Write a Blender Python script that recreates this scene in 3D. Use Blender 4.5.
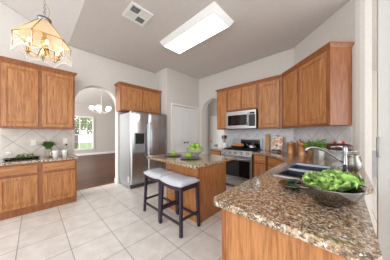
import bpy, bmesh, math, random
from mathutils import Vector, Matrix
random.seed(4)
PI = math.pi
for o in list(bpy.data.objects): bpy.data.objects.remove(o)
SC = bpy.context.scene
COL = SC.collection

# ---------------------------------------------------------------- camera
EYE = 1.33
cam = bpy.data.cameras.new('camera')
cam.sensor_width = 36.0
cam.lens = 154.0 / 390.0 * 36.0
cam.shift_y = 4.0 / 390.0
cam.clip_start = 0.05
co = bpy.data.objects.new('camera', cam); COL.objects.link(co)
co.location = (0, 0, EYE)
co.rotation_euler = (PI / 2, 0, -math.radians(46.273))
SC.camera = co

# ---------------------------------------------------------------- light
w = bpy.data.worlds.new('sky'); SC.world = w; w.use_nodes = True
bg = w.node_tree.nodes['Background']
bg.inputs['Color'].default_value = (0.93, 0.97, 1.0, 1)
bg.inputs['Strength'].default_value = 1.7

def area(name, loc, rot, sx, sy, power, col=(1, 1, 1)):
    l = bpy.data.lights.new(name, 'AREA'); l.shape = 'RECTANGLE'; l.size = sx; l.size_y = sy
    l.energy = power; l.color = col
    o = bpy.data.objects.new(name, l); COL.objects.link(o); o.location = loc; o.rotation_euler = rot
    return o
# added area light brightening the dining room from the left; no window stands there
area('dining_fill', (-2.6, 8.0, 1.7), (0, -PI / 2, 0), 2.6, 4.5, 230, (1, 0.98, 0.95))
area('family_room_fill', (4.6, -4.6, 1.7), (PI / 2, 0, 0), 3.0, 2.4, 45, (1, 0.99, 0.97))  # unseen fill light put in to brighten the family room
vs = SC.view_settings
vs.view_transform = 'Standard'; vs.look = 'None'; vs.exposure = 0.66; vs.gamma = 1; vs.use_curve_mapping = False

# ---------------------------------------------------------------- materials
def lin(c):
    return tuple(((x / 255.0) / 12.92 if x / 255.0 <= 0.04045 else ((x / 255.0 + 0.055) / 1.055) ** 2.4) for x in c) + (1,)
class NT:
    def __init__(s, name):
        s.m = bpy.data.materials.new(name); s.m.use_nodes = True
        s.t = s.m.node_tree; s.b = s.t.nodes['Principled BSDF']
    def n(s, kind, **kw):
        x = s.t.nodes.new(kind)
        for k, v in kw.items(): setattr(x, k, v)
        return x
    def l(s, a, b): s.t.links.new(a, b)
    def math(s, op, a, b=None, c=None):
        x = s.n('ShaderNodeMath', operation=op)
        for i, v in enumerate((a, b, c)):
            if v is None: continue
            if isinstance(v, (int, float)): x.inputs[i].default_value = v
            else: s.l(v, x.inputs[i])
        return x.outputs[0]
    def ramp(s, fac, stops):
        r = s.n('ShaderNodeValToRGB'); e = r.color_ramp.elements
        while len(e) < len(stops): e.new(0.5)
        for i, (p, c) in enumerate(stops): e[i].position = p; e[i].color = lin(c)
        s.l(fac, r.inputs[0]); return r.outputs[0]
    def coords(s, scale=(1, 1, 1), rot=(0, 0, 0), loc=(0, 0, 0)):
        tc = s.n('ShaderNodeTexCoord'); mp = s.n('ShaderNodeMapping')
        mp.inputs['Scale'].default_value = scale; mp.inputs['Rotation'].default_value = rot; mp.inputs['Location'].default_value = loc
        s.l(tc.outputs['Object'], mp.inputs[0]); return mp.outputs[0]
    def noise(s, vec, scale, detail=3, rough=0.5):
        x = s.n('ShaderNodeTexNoise'); x.inputs['Scale'].default_value = scale
        x.inputs['Detail'].default_value = detail; x.inputs['Roughness'].default_value = rough
        s.l(vec, x.inputs['Vector']); return x.outputs['Fac']
    def mix(s, fac, a, b, mode='MIX'):
        x = s.n('ShaderNodeMix', data_type='RGBA', blend_type=mode)
        for i, v in ((0, fac), (6, a), (7, b)):
            if isinstance(v, (int, float)): x.inputs[i].default_value = v
            elif isinstance(v, tuple): x.inputs[i].default_value = v
            else: s.l(v, x.inputs[i])
        return x.outputs[2]
    def bump(s, h, strength=0.2, dist=0.01):
        x = s.n('ShaderNodeBump'); x.inputs['Strength'].default_value = strength; x.inputs['Distance'].default_value = dist
        s.l(h, x.inputs['Height']); s.l(x.outputs[0], s.b.inputs['Normal'])

def plain(name, c, rough=0.5, metal=0.0, var=0.05, vs_=25, **kw):
    t = NT(name)
    v = t.coords()
    nz = t.noise(v, vs_, 3)
    c2 = tuple(max(0, min(255, x * (1 - var))) for x in c)
    t.l(t.ramp(nz, [(0.35, c2), (0.65, c)]), t.b.inputs['Base Color'])
    t.b.inputs['Roughness'].default_value = rough; t.b.inputs['Metallic'].default_value = metal
    for k, x in kw.items(): t.b.inputs[k].default_value = x
    return t.m
def wood(name, dark, mid, light, vertical=True, rough=0.38, sc=1.0):
    t = NT(name)
    v = t.coords(scale=(9 * sc, 9 * sc, 0.9 * sc) if vertical else (0.9 * sc, 9 * sc, 9 * sc))
    a = t.noise(v, 1.6, 4, 0.55)
    f = t.math('FRACT', t.math('MULTIPLY', a, 5.0))
    f = t.math('ABSOLUTE', t.math('SUBTRACT', f, 0.5))
    v2 = t.coords(scale=(90, 90, 4) if vertical else (4, 90, 90))
    b = t.noise(v2, 1.5, 3, 0.6)
    m = t.math('ADD', t.math('MULTIPLY', f, 0.55), t.math('MULTIPLY', b, 0.7))
    t.l(t.ramp(m, [(0.25, dark), (0.5, mid), (0.8, light)]), t.b.inputs['Base Color'])
    t.b.inputs['Roughness'].default_value = rough
    t.bump(m, 0.08, 0.002)
    return t.m
def emis(name, c, strength):
    t = NT(name); t.b.inputs['Base Color'].default_value = lin(c)
    t.b.inputs['Emission Color'].default_value = lin(c); t.b.inputs['Emission Strength'].default_value = strength
    return t.m
def glassy(name, c=(255, 255, 255), rough=0.03, alpha=0.25):
    t = NT(name)
    t.b.inputs['Base Color'].default_value = lin(c); t.b.inputs['Roughness'].default_value = rough
    t.b.inputs['Alpha'].default_value = alpha; t.b.inputs['Specular IOR Level'].default_value = 0.9
    return t.m
def tiles(name, c, grout, w_, h_, mortar, plane='xy', rot=0.0, loc=(0, 0), rough=0.25, var=6):
    t = NT(name)
    tc = t.n('ShaderNodeTexCoord'); sp = t.n('ShaderNodeSeparateXYZ'); cb = t.n('ShaderNodeCombineXYZ')
    t.l(tc.outputs['Object'], sp.inputs[0])
    ia, ib = {'xy': (0, 1), 'xz': (0, 2), 'yz': (1, 2)}[plane]
    t.l(t.math('SUBTRACT', sp.outputs[ia], loc[0]), cb.inputs[0]); t.l(t.math('SUBTRACT', sp.outputs[ib], loc[1]), cb.inputs[1])
    mp = t.n('ShaderNodeMapping'); mp.inputs['Rotation'].default_value = (0, 0, rot)
    t.l(cb.outputs[0], mp.inputs[0])
    br = t.n('ShaderNodeTexBrick'); br.offset = 0.0; br.squash = 1.0
    br.inputs['Scale'].default_value = 1.0; br.inputs['Mortar Size'].default_value = mortar
    br.inputs['Mortar Smooth'].default_value = 0.2; br.inputs['Bias'].default_value = 0
    br.inputs['Brick Width'].default_value = w_; br.inputs['Row Height'].default_value = h_
    br.inputs['Color1'].default_value = lin(tuple(min(255, x + var) for x in c)); br.inputs['Color2'].default_value = lin(tuple(x - var for x in c))
    br.inputs['Mortar'].default_value = lin(grout)
    t.l(mp.outputs[0], br.inputs['Vector'])
    nz = t.noise(mp.outputs[0], 7, 5, 0.6)
    tint = t.ramp(nz, [(0.3, (226, 222, 216)), (0.7, (255, 255, 255))])
    t.l(t.mix(0.8, br.outputs['Color'], tint, 'MULTIPLY'), t.b.inputs['Base Color'])
    t.b.inputs['Roughness'].default_value = rough
    return t.m

M = {}
M['wall'] = plain('wall_paint', (215, 208, 201), 0.85, var=0.02)
M['ceil'] = plain('ceiling_paint', (212, 205, 200), 0.9, var=0.02)
M['cream'] = plain('cream_paint', (222, 215, 204), 0.8, var=0.02)
M['dwall'] = plain('dining_wall_paint', (198, 193, 187), 0.85, var=0.02)
M['white'] = plain('white_trim_paint', (236, 235, 232), 0.45, var=0.01)
M['floor'] = tiles('floor_tile', (238, 234, 230), (172, 162, 154), 0.4325, 0.44, 0.0045, 'xy', 0, (0.298 - 20 * .4325, 1.383 - 20 * .44), 0.3, 4)
M['splashL'] = tiles('beige_diagonal_tile', (218, 208, 198), (162, 148, 136), 0.335, 0.335, 0.004, 'xz', PI / 4, (-0.03, 1.42 - 5 * .4738), 0.3, 6)
M['splashB'] = tiles('pale_diagonal_tile', (232, 231, 236), (182, 178, 182), 0.335, 0.335, 0.004, 'yz', PI / 4, (1.06, 1.40 - 5 * .4738), 0.3, 5)
M['splashD'] = tiles('pale_diagonal_tile_corner', (232, 231, 236), (182, 178, 182), 0.335, 0.335, 0.004, 'xz', PI / 4, (0.3, 1.47 - 5 * .4738), 0.3, 5)
M['wood'] = wood('oak', (140, 86, 46), (180, 120, 70), (199, 142, 92))
M['woodh'] = wood('oak_rail', (140, 86, 46), (180, 120, 70), (199, 142, 92), False)
M['wooddark'] = wood('oak_frame', (124, 70, 38), (154, 94, 54), (170, 110, 70))
M['board'] = wood('cutting_board_wood', (150, 105, 62), (190, 142, 92), (210, 165, 115))
M['espresso'] = plain('espresso_wood', (56, 42, 58), 0.35, var=0.2)
M['steel'] = plain('brushed_steel', (196, 196, 198), 0.28, 1.0, var=0.06, vs_=6)
M['basin'] = plain('dimmed_sink_steel', (128, 131, 140), 0.25, 1.0)  # darker than the rim steel: dim reflections inside the bowls put into the colour
M['doorpaint'] = plain('off_white_door_paint', (188, 185, 179), 0.5, var=0.01)
M['steelmatte'] = plain('grey_cabinet_metal', (150, 151, 153), 0.45, 0.5)
M['chrome'] = plain('chrome', (182, 185, 190), 0.12, 1.0)
M['bowlsteel'] = plain('polished_steel', (138, 132, 128), 0.10, 1.0, var=0.15, vs_=12)
M['black'] = plain('black_enamel', (22, 22, 24), 0.25)
M['blackglass'] = plain('dark_oven_glass', (12, 14, 20), 0.06)
M['iron'] = plain('cast_iron', (26, 25, 25), 0.6)
M['brass'] = plain('brass', (214, 178, 104), 0.25, 1.0)
M['copper'] = plain('copper_brown_metal', (196, 138, 92), 0.35, 0.6)
M['silver'] = plain('aged_silver', (178, 176, 170), 0.3, 1.0, var=0.2)
M['linen'] = plain('pale_grey_linen', (206, 208, 216), 0.9, var=0.08, vs_=60)
M['ceramic'] = plain('white_ceramic', (240, 240, 238), 0.2, var=0.01)
M['charger'] = plain('grey_stoneware', (96, 100, 96), 0.3, var=0.2)
M['apple'] = plain('green_apple', (158, 194, 72), 0.3, var=0.25, vs_=30)
M['stem'] = plain('brown_stem', (90, 62, 34), 0.7)
M['leaf'] = plain('green_leaf', (150, 206, 84), 0.5, var=0.25, vs_=30)
M['leafd'] = plain('dark_green_leaf', (92, 140, 62), 0.5, var=0.4, vs_=30)
M['lettuce'] = plain('lettuce_leaf', (190, 230, 126), 0.45, var=0.4, vs_=28)
M['rib'] = plain('pale_lettuce_rib', (214, 234, 168), 0.5)
M['cuke'] = plain('dark_green_cucumber', (34, 66, 32), 0.3, var=0.3)
M['choco'] = plain('chocolate', (84, 46, 34), 0.5, var=0.3, vs_=60)
M['straw'] = plain('strawberry_red', (214, 60, 54), 0.35, var=0.2)
M['bread'] = plain('orange_brown_crust', (232, 156, 92), 0.6, var=0.25, vs_=40)
M['terra'] = plain('brown_clay', (160, 116, 84), 0.7)
M['glass'] = glassy('clear_glass', (235, 242, 240), 0.03, 0.28)
M['lampglass'] = glassy('etched_lamp_glass', (240, 238, 232), 0.08, 0.06)
M['peach'] = glassy('peach_sloped_glass', (255, 226, 186), 0.15, 0.62)
M['glassb'] = glassy('ribbed_bowl_glass', (196, 198, 172), 0.05, 0.72)
M['bulb'] = emis('glowing_bulb', (255, 226, 170), 14)
M['tube'] = emis('lit_diffuser', (255, 250, 242), 2.3)
M['globe'] = emis('lit_globe_shade', (255, 244, 225), 1.3)
M['dark'] = plain('vent_dark', (70, 66, 64), 0.8)
M['grey'] = plain('wainscot_grey', (184, 183, 186), 0.6, var=0.06, vs_=5)
M['plastic'] = plain('ivory_plastic', (238, 234, 224), 0.4)
M['bark'] = plain('tree_bark', (140, 118, 96), 0.9)
M['tree'] = plain('tree_leaves', (140, 160, 80), 0.7, var=0.4, vs_=4)  # yellow-green leaf colour, mottled by noise
M['grass'] = plain('lawn', (120, 140, 80), 0.9)
# hardwood
t = NT('hardwood_planks')
v = t.coords(scale=(1.0, 1.0, 1.0))
br = t.n('ShaderNodeTexBrick'); br.inputs['Scale'].default_value = 1; br.inputs['Brick Width'].default_value = 1.1
br.inputs['Row Height'].default_value = 0.12; br.inputs['Mortar Size'].default_value = 0.002
br.inputs['Color1'].default_value = lin((112, 70, 50)); br.inputs['Color2'].default_value = lin((80, 48, 35)); br.inputs['Mortar'].default_value = lin((45, 26, 20))
t.l(v, br.inputs['Vector']); nz = t.noise(t.coords(scale=(2, 14, 1)), 2.2, 4)
t.l(t.mix(0.7, br.outputs['Color'], t.ramp(nz, [(0.3, (150, 140, 135)), (0.7, (255, 250, 245))]), 'MULTIPLY'), t.b.inputs['Base Color'])
t.b.inputs['Roughness'].default_value = 0.4; t.b.inputs['Specular IOR Level'].default_value = 0.2
M['hardwood'] = t.m
# granite
t = NT('granite')
v = t.coords(scale=(1, 1, 1))
n1 = t.noise(v, 36, 5, 0.7); n2 = t.noise(v, 80, 5, 0.75); n3 = t.noise(t.coords(loc=(3, 1, 2)), 60, 4, 0.6)
c1 = t.ramp(n1, [(0.36, (98, 80, 66)), (0.46, (146, 118, 92)), (0.54, (190, 158, 124)), (0.66, (214, 204, 190))])
k = t.ramp(n2, [(0.43, (34, 31, 33)), (0.50, (255, 255, 255))])
c2 = t.mix(0.8, c1, k, 'MULTIPLY')
wf = t.math('GREATER_THAN', n3, 0.61)
t.l(t.mix(wf, c2, lin((224, 218, 210))), t.b.inputs['Base Color'])
t.b.inputs['Roughness'].default_value = 0.12
t.b.inputs['Specular IOR Level'].default_value = 0.6; t.b.inputs['Coat Weight'].default_value = 0.5
M['granite'] = t.m

# ---------------------------------------------------------------- helpers
def bx(bm, x0, x1, y0, y1, z0, z1, bev=0.0, rot=None):
    g = bmesh.ops.create_cube(bm, size=1)
    vs_ = g['verts']
    for v in vs_:
        v.co = Vector(((x0 + x1) / 2 + v.co.x * (x1 - x0), (y0 + y1) / 2 + v.co.y * (y1 - y0), (z0 + z1) / 2 + v.co.z * (z1 - z0)))
    if rot is not None: bmesh.ops.transform(bm, matrix=rot, verts=vs_)
    if bev > 0:
        es = list({e for v in vs_ for e in v.link_edges})
        bmesh.ops.bevel(bm, geom=es, offset=bev, segments=2, affect='EDGES', profile=0.5)
    return bm
def lathe(bm, prof, c=(0, 0, 0), seg=24, mat=None):
    rings = []
    for r, z in prof:
        if r < 1e-5: rings.append([bm.verts.new((c[0], c[1], c[2] + z))])
        else: rings.append([bm.verts.new((c[0] + r * math.cos(2 * PI * i / seg), c[1] + r * math.sin(2 * PI * i / seg), c[2] + z)) for i in range(seg)])
    fs = []
    for a, b in zip(rings, rings[1:]):
        for i in range(seg):
            j = (i + 1) % seg
            if len(a) == 1 and len(b) == 1: continue
            if len(a) == 1: f = (a[0], b[j], b[i])
            elif len(b) == 1: f = (a[i], a[j], b[0])
            else: f = (a[i], a[j], b[j], b[i])
            fs.append(bm.faces.new(f))
    for f in fs: f.smooth = True
    if mat is not None:
        bmesh.ops.transform(bm, matrix=mat, verts=list({v for r in rings for v in r}))
    return bm
def tube(bm, pts, r, seg=8, cap=True):
    pts = [Vector(p) for p in pts]; rs = r if isinstance(r, (list, tuple)) else [r] * len(pts)
    rings = []; n = None
    for i, p in enumerate(pts):
        d = (pts[min(i + 1, len(pts) - 1)] - pts[max(i - 1, 0)]).normalized()
        if n is None: n = d.orthogonal().normalized()
        else: n = (n - d * n.dot(d)).normalized()
        b = d.cross(n)
        rings.append([bm.verts.new(p + rs[i] * (math.cos(2 * PI * k / seg) * n + math.sin(2 * PI * k / seg) * b)) for k in range(seg)])
    for a, b in zip(rings, rings[1:]):
        for k in range(seg):
            f = bm.faces.new((a[k], a[(k + 1) % seg], b[(k + 1) % seg], b[k])); f.smooth = True
    if cap: bm.faces.new(rings[0][::-1]); bm.faces.new(rings[-1])
    return bm
def ball(bm, c, r, sz=1.0, u=14, v=9):
    g = bmesh.ops.create_uvsphere(bm, u_segments=u, v_segments=v, radius=r)
    for q in g['verts']: q.co = Vector((q.co.x + c[0], q.co.y + c[1], q.co.z * sz + c[2]))
    for f in {f for q in g['verts'] for f in q.link_faces}: f.smooth = True
    return bm
def prism(bm, pts, z0, z1, holes=()):
    """extruded polygon, optional holes"""
    loops = []
    for P in [pts] + list(holes):
        vs_ = [bm.verts.new((x, y, z0)) for x, y in P]
        loops += [bm.edges.new((vs_[i], vs_[(i + 1) % len(vs_)])) for i in range(len(vs_))]
    r = bmesh.ops.triangle_fill(bm, edges=loops, use_beauty=True)
    fs = [f for f in r['geom'] if isinstance(f, bmesh.types.BMFace)]
    e = bmesh.ops.extrude_face_region(bm, geom=fs)
    for v in e['geom']:
        if isinstance(v, bmesh.types.BMVert): v.co.z += z1 - z0
    bmesh.ops.recalc_face_normals(bm, faces=bm.faces[:])
    return bm
def B(): return bmesh.new()
def obj(name, bm, mat, parent=None, loc=None, bevel=0.0, smooth_ang=False):
    bmesh.ops.recalc_face_normals(bm, faces=bm.faces[:])
    me = bpy.data.meshes.new(name); bm.to_mesh(me); bm.free()
    for m in (mat if isinstance(mat, list) else [mat]): me.materials.append(m)
    o = bpy.data.objects.new(name, me); COL.objects.link(o)
    if parent: o.parent = parent
    if loc: o.location = loc
    if bevel:
        md = o.modifiers.new('bevel', 'BEVEL'); md.width = bevel; md.segments = 3; md.limit_method = 'ANGLE'; md.angle_limit = math.radians(50)
    return o
def struct(name, bm, mat, parent=None, **kw):
    o = obj(name, bm, mat, parent, **kw)
    if not parent: o['kind'] = 'structure'
    return o
def tag(o, label, cat, group=None):
    o['label'] = label; o['category'] = cat
    if group: o['group'] = group
    return o
def thing(name, label, cat, loc=(0, 0, 0), rz=0, group=None):
    o = bpy.data.objects.new(name, None); COL.objects.link(o); o.empty_display_size = 0.1
    o.location = loc; o.rotation_euler = (0, 0, rz)
    return tag(o, label, cat, group)
def dup(root, loc, rz=0, label=None, group=None, scale=1.0):
    r = root.copy(); COL.objects.link(r); r.location = loc; r.rotation_euler = (0, 0, rz); r.scale = (scale,) * 3
    if label: r['label'] = label
    if group: r['group'] = group
    for ch in list(root.children):
        c = ch.copy(); COL.objects.link(c); c.parent = r
        for g in ch.children:
            d = g.copy(); COL.objects.link(d); d.parent = c
    return r

# ================================================================= STRUCTURE
ZC = 3.30          # flat ceiling
YL = 4.38          # face of the left wall
XB = 4.10          # face of the range wall
CR = 0.52          # where the vault starts
VS = 0.42          # vault slope
YP = 3.75          # pantry wall
D = Vector((-0.70711, -0.70711)); N = Vector((-0.70711, 0.70711))   # along / out of the diagonal wall
W0 = Vector((XB, 0.80))
def dg(s, n, ): return W0 + D * s + N * n

struct('floor', bx(B(), -3.2, 9.0, -5, 4.50, -0.1, 0), M['floor'])
struct('floor_dining', bx(B(), -3.2, 7.5, 4.50, 11.8, -0.1, -0.001), M['hardwood'])
struct('trim_1', bx(B(), 0.62, 1.56, 4.485, 4.515, -0.002, 0.006), M['wooddark'])
struct('ceiling', bx(B(), CR, 9.0, -5.0, 4.58, ZC, ZC + 0.1), M['ceil'])
bm = B()
for y in (-5.0, 4.58):
    for x, z in ((CR, ZC), (CR, ZC + 0.1), (-3.2, ZC + 0.1 + VS * 3.72), (-3.2, ZC + VS * 3.72)): bm.verts.new((x, y, z))
bm.verts.ensure_lookup_table(); q = bm.verts
for f in ((0, 1, 2, 3), (4, 5, 6, 7), (0, 1, 5, 4), (1, 2, 6, 5), (2, 3, 7, 6), (3, 0, 4, 7)): bm.faces.new([q[i] for i in f])
struct('ceiling_vault', bm, M['ceil'])

def arch_pts(c, r, zs, n=18, ze=None):
    """from right foot over the arch to left foot"""
    return [(c + r * math.cos(PI * i / n), zs + (r if ze is None else ze) * math.sin(PI * i / n)) for i in range(n + 1)]
AC, AR, AS = 1.10, 0.46, 2.05
def wall_prism(pts, th, mtx):
    bm = B(); prism(bm, pts, 0, th)
    bmesh.ops.transform(bm, matrix=mtx, verts=bm.verts[:]); return bm
# left wall : local (x, y=z) extruded to +Y
Ml = Matrix(((1, 0, 0, 0), (0, 0, 1, YL), (0, 1, 0, 0), (0, 0, 0, 1)))
pts = [(-3.2, 0), (AC - AR, 0)] + arch_pts(AC, AR, AS)[::-1] + [(AC + AR, 0), (2.82, 0), (2.82, ZC), (CR, ZC), (-3.2, ZC + VS * 3.72)]
struct('wall_left', wall_prism(pts, 0.20, Ml), M['wall'], bevel=0.02)
# jog + pantry wall with an opening for the double door
struct('wall_jog', bx(B(), 2.72, 2.82, YP + .1, YL, 0, ZC), M['wall'])
DX0, DX1, DZ = 2.93, 4.02, 2.22
pts = [(2.72, 0), (DX0, 0), (DX0, DZ), (DX1, DZ), (DX1, 0), (4.30, 0), (4.30, ZC), (2.72, ZC)]
Mp = Ml.copy(); Mp[1][3] = YP
struct('wall_pantry', wall_prism(pts, 0.10, Mp), M['wall'])
# back wall with arch : local (x=Y, y=z) extruded +X
Mb = Matrix(((0, 0, 1, XB), (1, 0, 0, 0), (0, 1, 0, 0), (0, 0, 0, 1)))
AC2 = 3.13; AR2 = 0.46
pts = [(0.70, 0), (AC2 - AR2, 0)] + arch_pts(AC2, AR2, 2.05)[::-1] + [(AC2 + AR2, 0), (YP, 0), (YP, ZC), (0.70, ZC)]
struct('wall_back', wall_prism(pts, 0.2, Mb), M['wall'], bevel=0.012)
# hallway behind the arch
struct('wall_hall', bx(B(), 5.35, 5.45, 1.6, 6.0, 0, ZC), M['wall'])
struct('wall_hall_side', bx(B(), 4.3, 5.35, 4.3, 4.4, 0, ZC), M['wall'])
# diagonal wall
bm = B(); prism(bm, [tuple(dg(0, 0)), tuple(dg(1.32, 0)), tuple(dg(1.36, -.02)), tuple(dg(1.39, -.06)), tuple(dg(1.39, -.16)), tuple(dg(-.12, -.16))], 0, ZC)
struct('wall_right', bm, M['wall'])
# family room seen past the diagonal wall
struct('wall_far', bx(B(), 7.3, 7.4, -5, 3.0, 0, ZC), M['cream'])
struct('trim_2', bx(B(), 7.26, 7.3, -5, 3.0, 0, 0.83), M['grey'])
struct('trim_3', bx(B(), 7.25, 7.3, -5, 3.0, 0.83, 0.86, 0.005), M['white'])
# dining room
ZD = 3.2; YD = 11.6
WX0, WX1, WZ0, WZ1 = 1.35, 2.63, 0.40, 2.38
bm = B(); prism(bm, [(-3.2, 0), (7.5, 0), (7.5, ZD), (-3.2, ZD)], 0, .15, holes=[[(WX0, WZ0), (WX1, WZ0), (WX1, WZ1), (WX0, WZ1)]])
Md = Ml.copy(); Md[1][3] = YD; bmesh.ops.transform(bm, matrix=Md, verts=bm.verts[:])
struct('wall_dining', bm, M['dwall'])
struct('wall_dining_right', bx(B(), 6.0, 6.1, 4.58, YD, 0, ZD), M['dwall'])
struct('ceiling_dining', bx(B(), -3.2, 7.5, 4.58, 11.8, ZD, ZD + 0.1), M['white'])
struct('baseboard_dining', bx(B(), -3.2, 6.0, YD - 0.02, YD, 0, 0.13, 0.004), M['white'])
struct('baseboard_left', bx(B(), 1.56, 1.60, YL - 0.015, YL, 0, 0.10, 0.004), M['white'])
struct('baseboard_arch', bx(B(), 1.545, 1.56, YL - 0.0, YL + .2, 0, 0.10, 0.003), M['white'])
struct('baseboard_pantry', bx(B(), 2.72, 2.88, YP - 0.015, YP, 0, 0.10, 0.004), M['white'])
# dining window
wf = B()
for x0, x1, z0, z1 in ((WX0 - .06, WX0 + .03, WZ0, WZ1), (WX1 - .03, WX1 + .06, WZ0, WZ1), (WX0 - .06, WX1 + .06, WZ1 - .03, WZ1 + .06), (WX0 - .09, WX1 + .09, WZ0 - .06, WZ0 + .03)):
    bx(wf, x0, x1, YD - 0.04, YD + 0.06, z0, z1, 0.004)
wo = struct('window_1', wf, M['white'])
sm = B()
mz = (WZ0 + WZ1) / 2 - 0.1
bx(sm, WX0, WX1, YD, YD + .05, mz - .03, mz + .03)
xm = (WX0 + WX1) / 2 - .05; bx(sm, xm - .02, xm + .02, YD, YD + .05, WZ0, WZ1)
for i in range(1, 4):
    x = WX0 + (WX1 - WX0) * i / 4; bx(sm, x - .007, x + .007, YD + .01, YD + .04, WZ0, WZ1)
for z in (WZ0 + .45, mz + .35, mz + .7): bx(sm, WX0, WX1, YD + .01, YD + .04, z - .007, z + .007)
obj('window_sash', sm, M['white'], wo)
obj('pane', bx(B(), WX0, WX1, YD + .02, YD + .026, WZ0, WZ1), glassy('window_glass', (250, 252, 255), 0.0, 0.06), wo)
# garden outside the dining window
tag(obj('garden_lawn', bx(B(), -10, 16, 11.9, 34, -0.4, -0.2), M['grass']), 'lawn outside the dining room window', 'lawn')['kind'] = 'stuff'
def garden_tree(x, y, h, r, label, seed):
    rr = random.Random(seed)
    t = thing('garden_tree', label, 'tree', (x, y, -0.12))
    tr = B(); tube(tr, [(0, 0, 0), (0.1, 0, h * .35), (-.05, .1, h * .7)], [.16, .12, .06]); tube(tr, [(0.1, 0, h * .35), (.7, .2, h * .75)], [.08, .03])
    obj('trunk', tr, M['bark'], t)
    fo = B()
    for i in range(520):
        a = rr.uniform(0, 2 * PI); b = rr.uniform(-1, 1); q = r * rr.uniform(.45, 1)
        c = Vector((q * math.cos(a) * math.sqrt(1 - b * b), q * math.sin(a) * math.sqrt(1 - b * b), h * .72 + q * b * .85))
        s = rr.uniform(.08, .2); u = Vector((rr.gauss(0, 1), rr.gauss(0, 1), rr.gauss(0, 1))).normalized(); v = u.orthogonal().normalized()
        fo.faces.new([fo.verts.new(c + u * s), fo.verts.new(c + v * s * .6), fo.verts.new(c - u * s), fo.verts.new(c - v * s * .6)])
    obj('foliage', fo, M['tree'], t)
garden_tree(2.2, 15.0, 3.6, 1.3, 'leafy tree close outside the dining room window, left one', 1)
garden_tree(4.3, 17.0, 3.0, 1.2, 'smaller tree beyond the right half of the dining room window', 2)

# doors
def panel_leaf(name, w, h, parent, x0, y0, mat, rows=((.12, .95), (1.07, 2.08)), cols=2, th=.04):
    """moulded panel door leaf; front faces -y"""
    bm = B(); bx(bm, x0, x0 + w, y0, y0 + th, 0.01, h, 0.003)
    cw = (w - .08 - .07 * (cols - 1)) / cols if cols > 1 else w - .2
    for c in range(cols):
        px = x0 + (.04 + c * (cw + .07) if cols > 1 else .1)
        for z0, z1 in rows:
            t_ = .018
            for a in ((px, px + cw, z0, z0 + t_), (px, px + cw, z1 - t_, z1), (px, px + t_, z0, z1), (px + cw - t_, px + cw, z0, z1)):
                bx(bm, a[0], a[1], y0 - .010, y0 + .001, a[2], a[3], .003)
            bx(bm, px + .04, px + cw - .04, y0 - .008, y0 + .001, z0 + .04, z1 - .04, .004)
    return obj(name, bm, mat, parent)
for n_, (x0, kx) in enumerate(((DX0 + .005, DX0 + .48), ((DX0 + DX1) / 2 + .003, (DX0 + DX1) / 2 + .07))):
    d = struct('door_%d' % (n_ + 1), bx(B(), x0, x0 + .535, YP + .03, YP + .035, .01, DZ - .01), M['white'])
    panel_leaf('door_leaf', .535, DZ - .012, d, x0, YP + .012, M['white'])
    k = B(); lathe(k, [(0, 0), (.012, 0), (.012, .02), (.026, .03), (.028, .045), (.018, .056), (0, .058)], seg=14, mat=Matrix.Translation((kx, YP + .012, 1.05)) @ Matrix.Rotation(PI / 2, 4, 'X'))
    obj('door_knob', k, M['iron'], d)
bm = B()
for a in ((DX0 - .06, DX0, 0, DZ + .06), (DX1, DX1 + .06, 0, DZ + .06), (DX0, DX1, DZ, DZ + .06)): bx(bm, a[0], a[1], YP - .018, YP + .01, a[2], a[3], .004)
struct('trim_4', bm, M['white'])
# hall door (far side of arch)
d = struct('door_3', bx(B(), 5.30, 5.345, 3.35, 4.15, 0.01, 2.1, .003), M['white'])
for z0, z1 in ((.15, .95), (1.1, 1.95)):
    for y0, y1 in ((3.43, 3.71), (3.79, 4.07)): obj('door_panel', bx(B(), 5.29, 5.301, y0, y1, z0, z1, .004), M['white'], d)
k = B(); ball(k, (5.25, 4.08, 1.02), .035); tube(k, [(5.25, 4.08, 1.02), (5.3, 4.08, 1.02)], .012)
obj('door_knob', k, M['brass'], d)
# tall white door leaf beside the peninsula, standing open
d = struct('door_4', bx(B(), 1.90, 1.945, -1.15, -0.205, 0.01, 2.75, .004), M['doorpaint'])
bm = B()
for z0, z1 in ((.15, .98), (1.12, 2.6)):
    for a in ((-.28, -1.05, z0, z0 + .02), (-.28, -1.05, z1 - .02, z1), (-.28, -.30, z0, z1), (-1.05, -1.03, z0, z1)):
        bx(bm, 1.888, 1.902, min(a[0], a[1]), max(a[0], a[1]), a[2], a[3], .003)
obj('door_panel', bm, M['doorpaint'], d)
h_ = B(); tube(h_, [(1.90, -.207, 1.15), (1.872, -.200, 1.15), (1.872, -.200, 1.30), (1.90, -.207, 1.30)], .007)
obj('door_handle', h_, M['steelmatte'], d)

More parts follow.
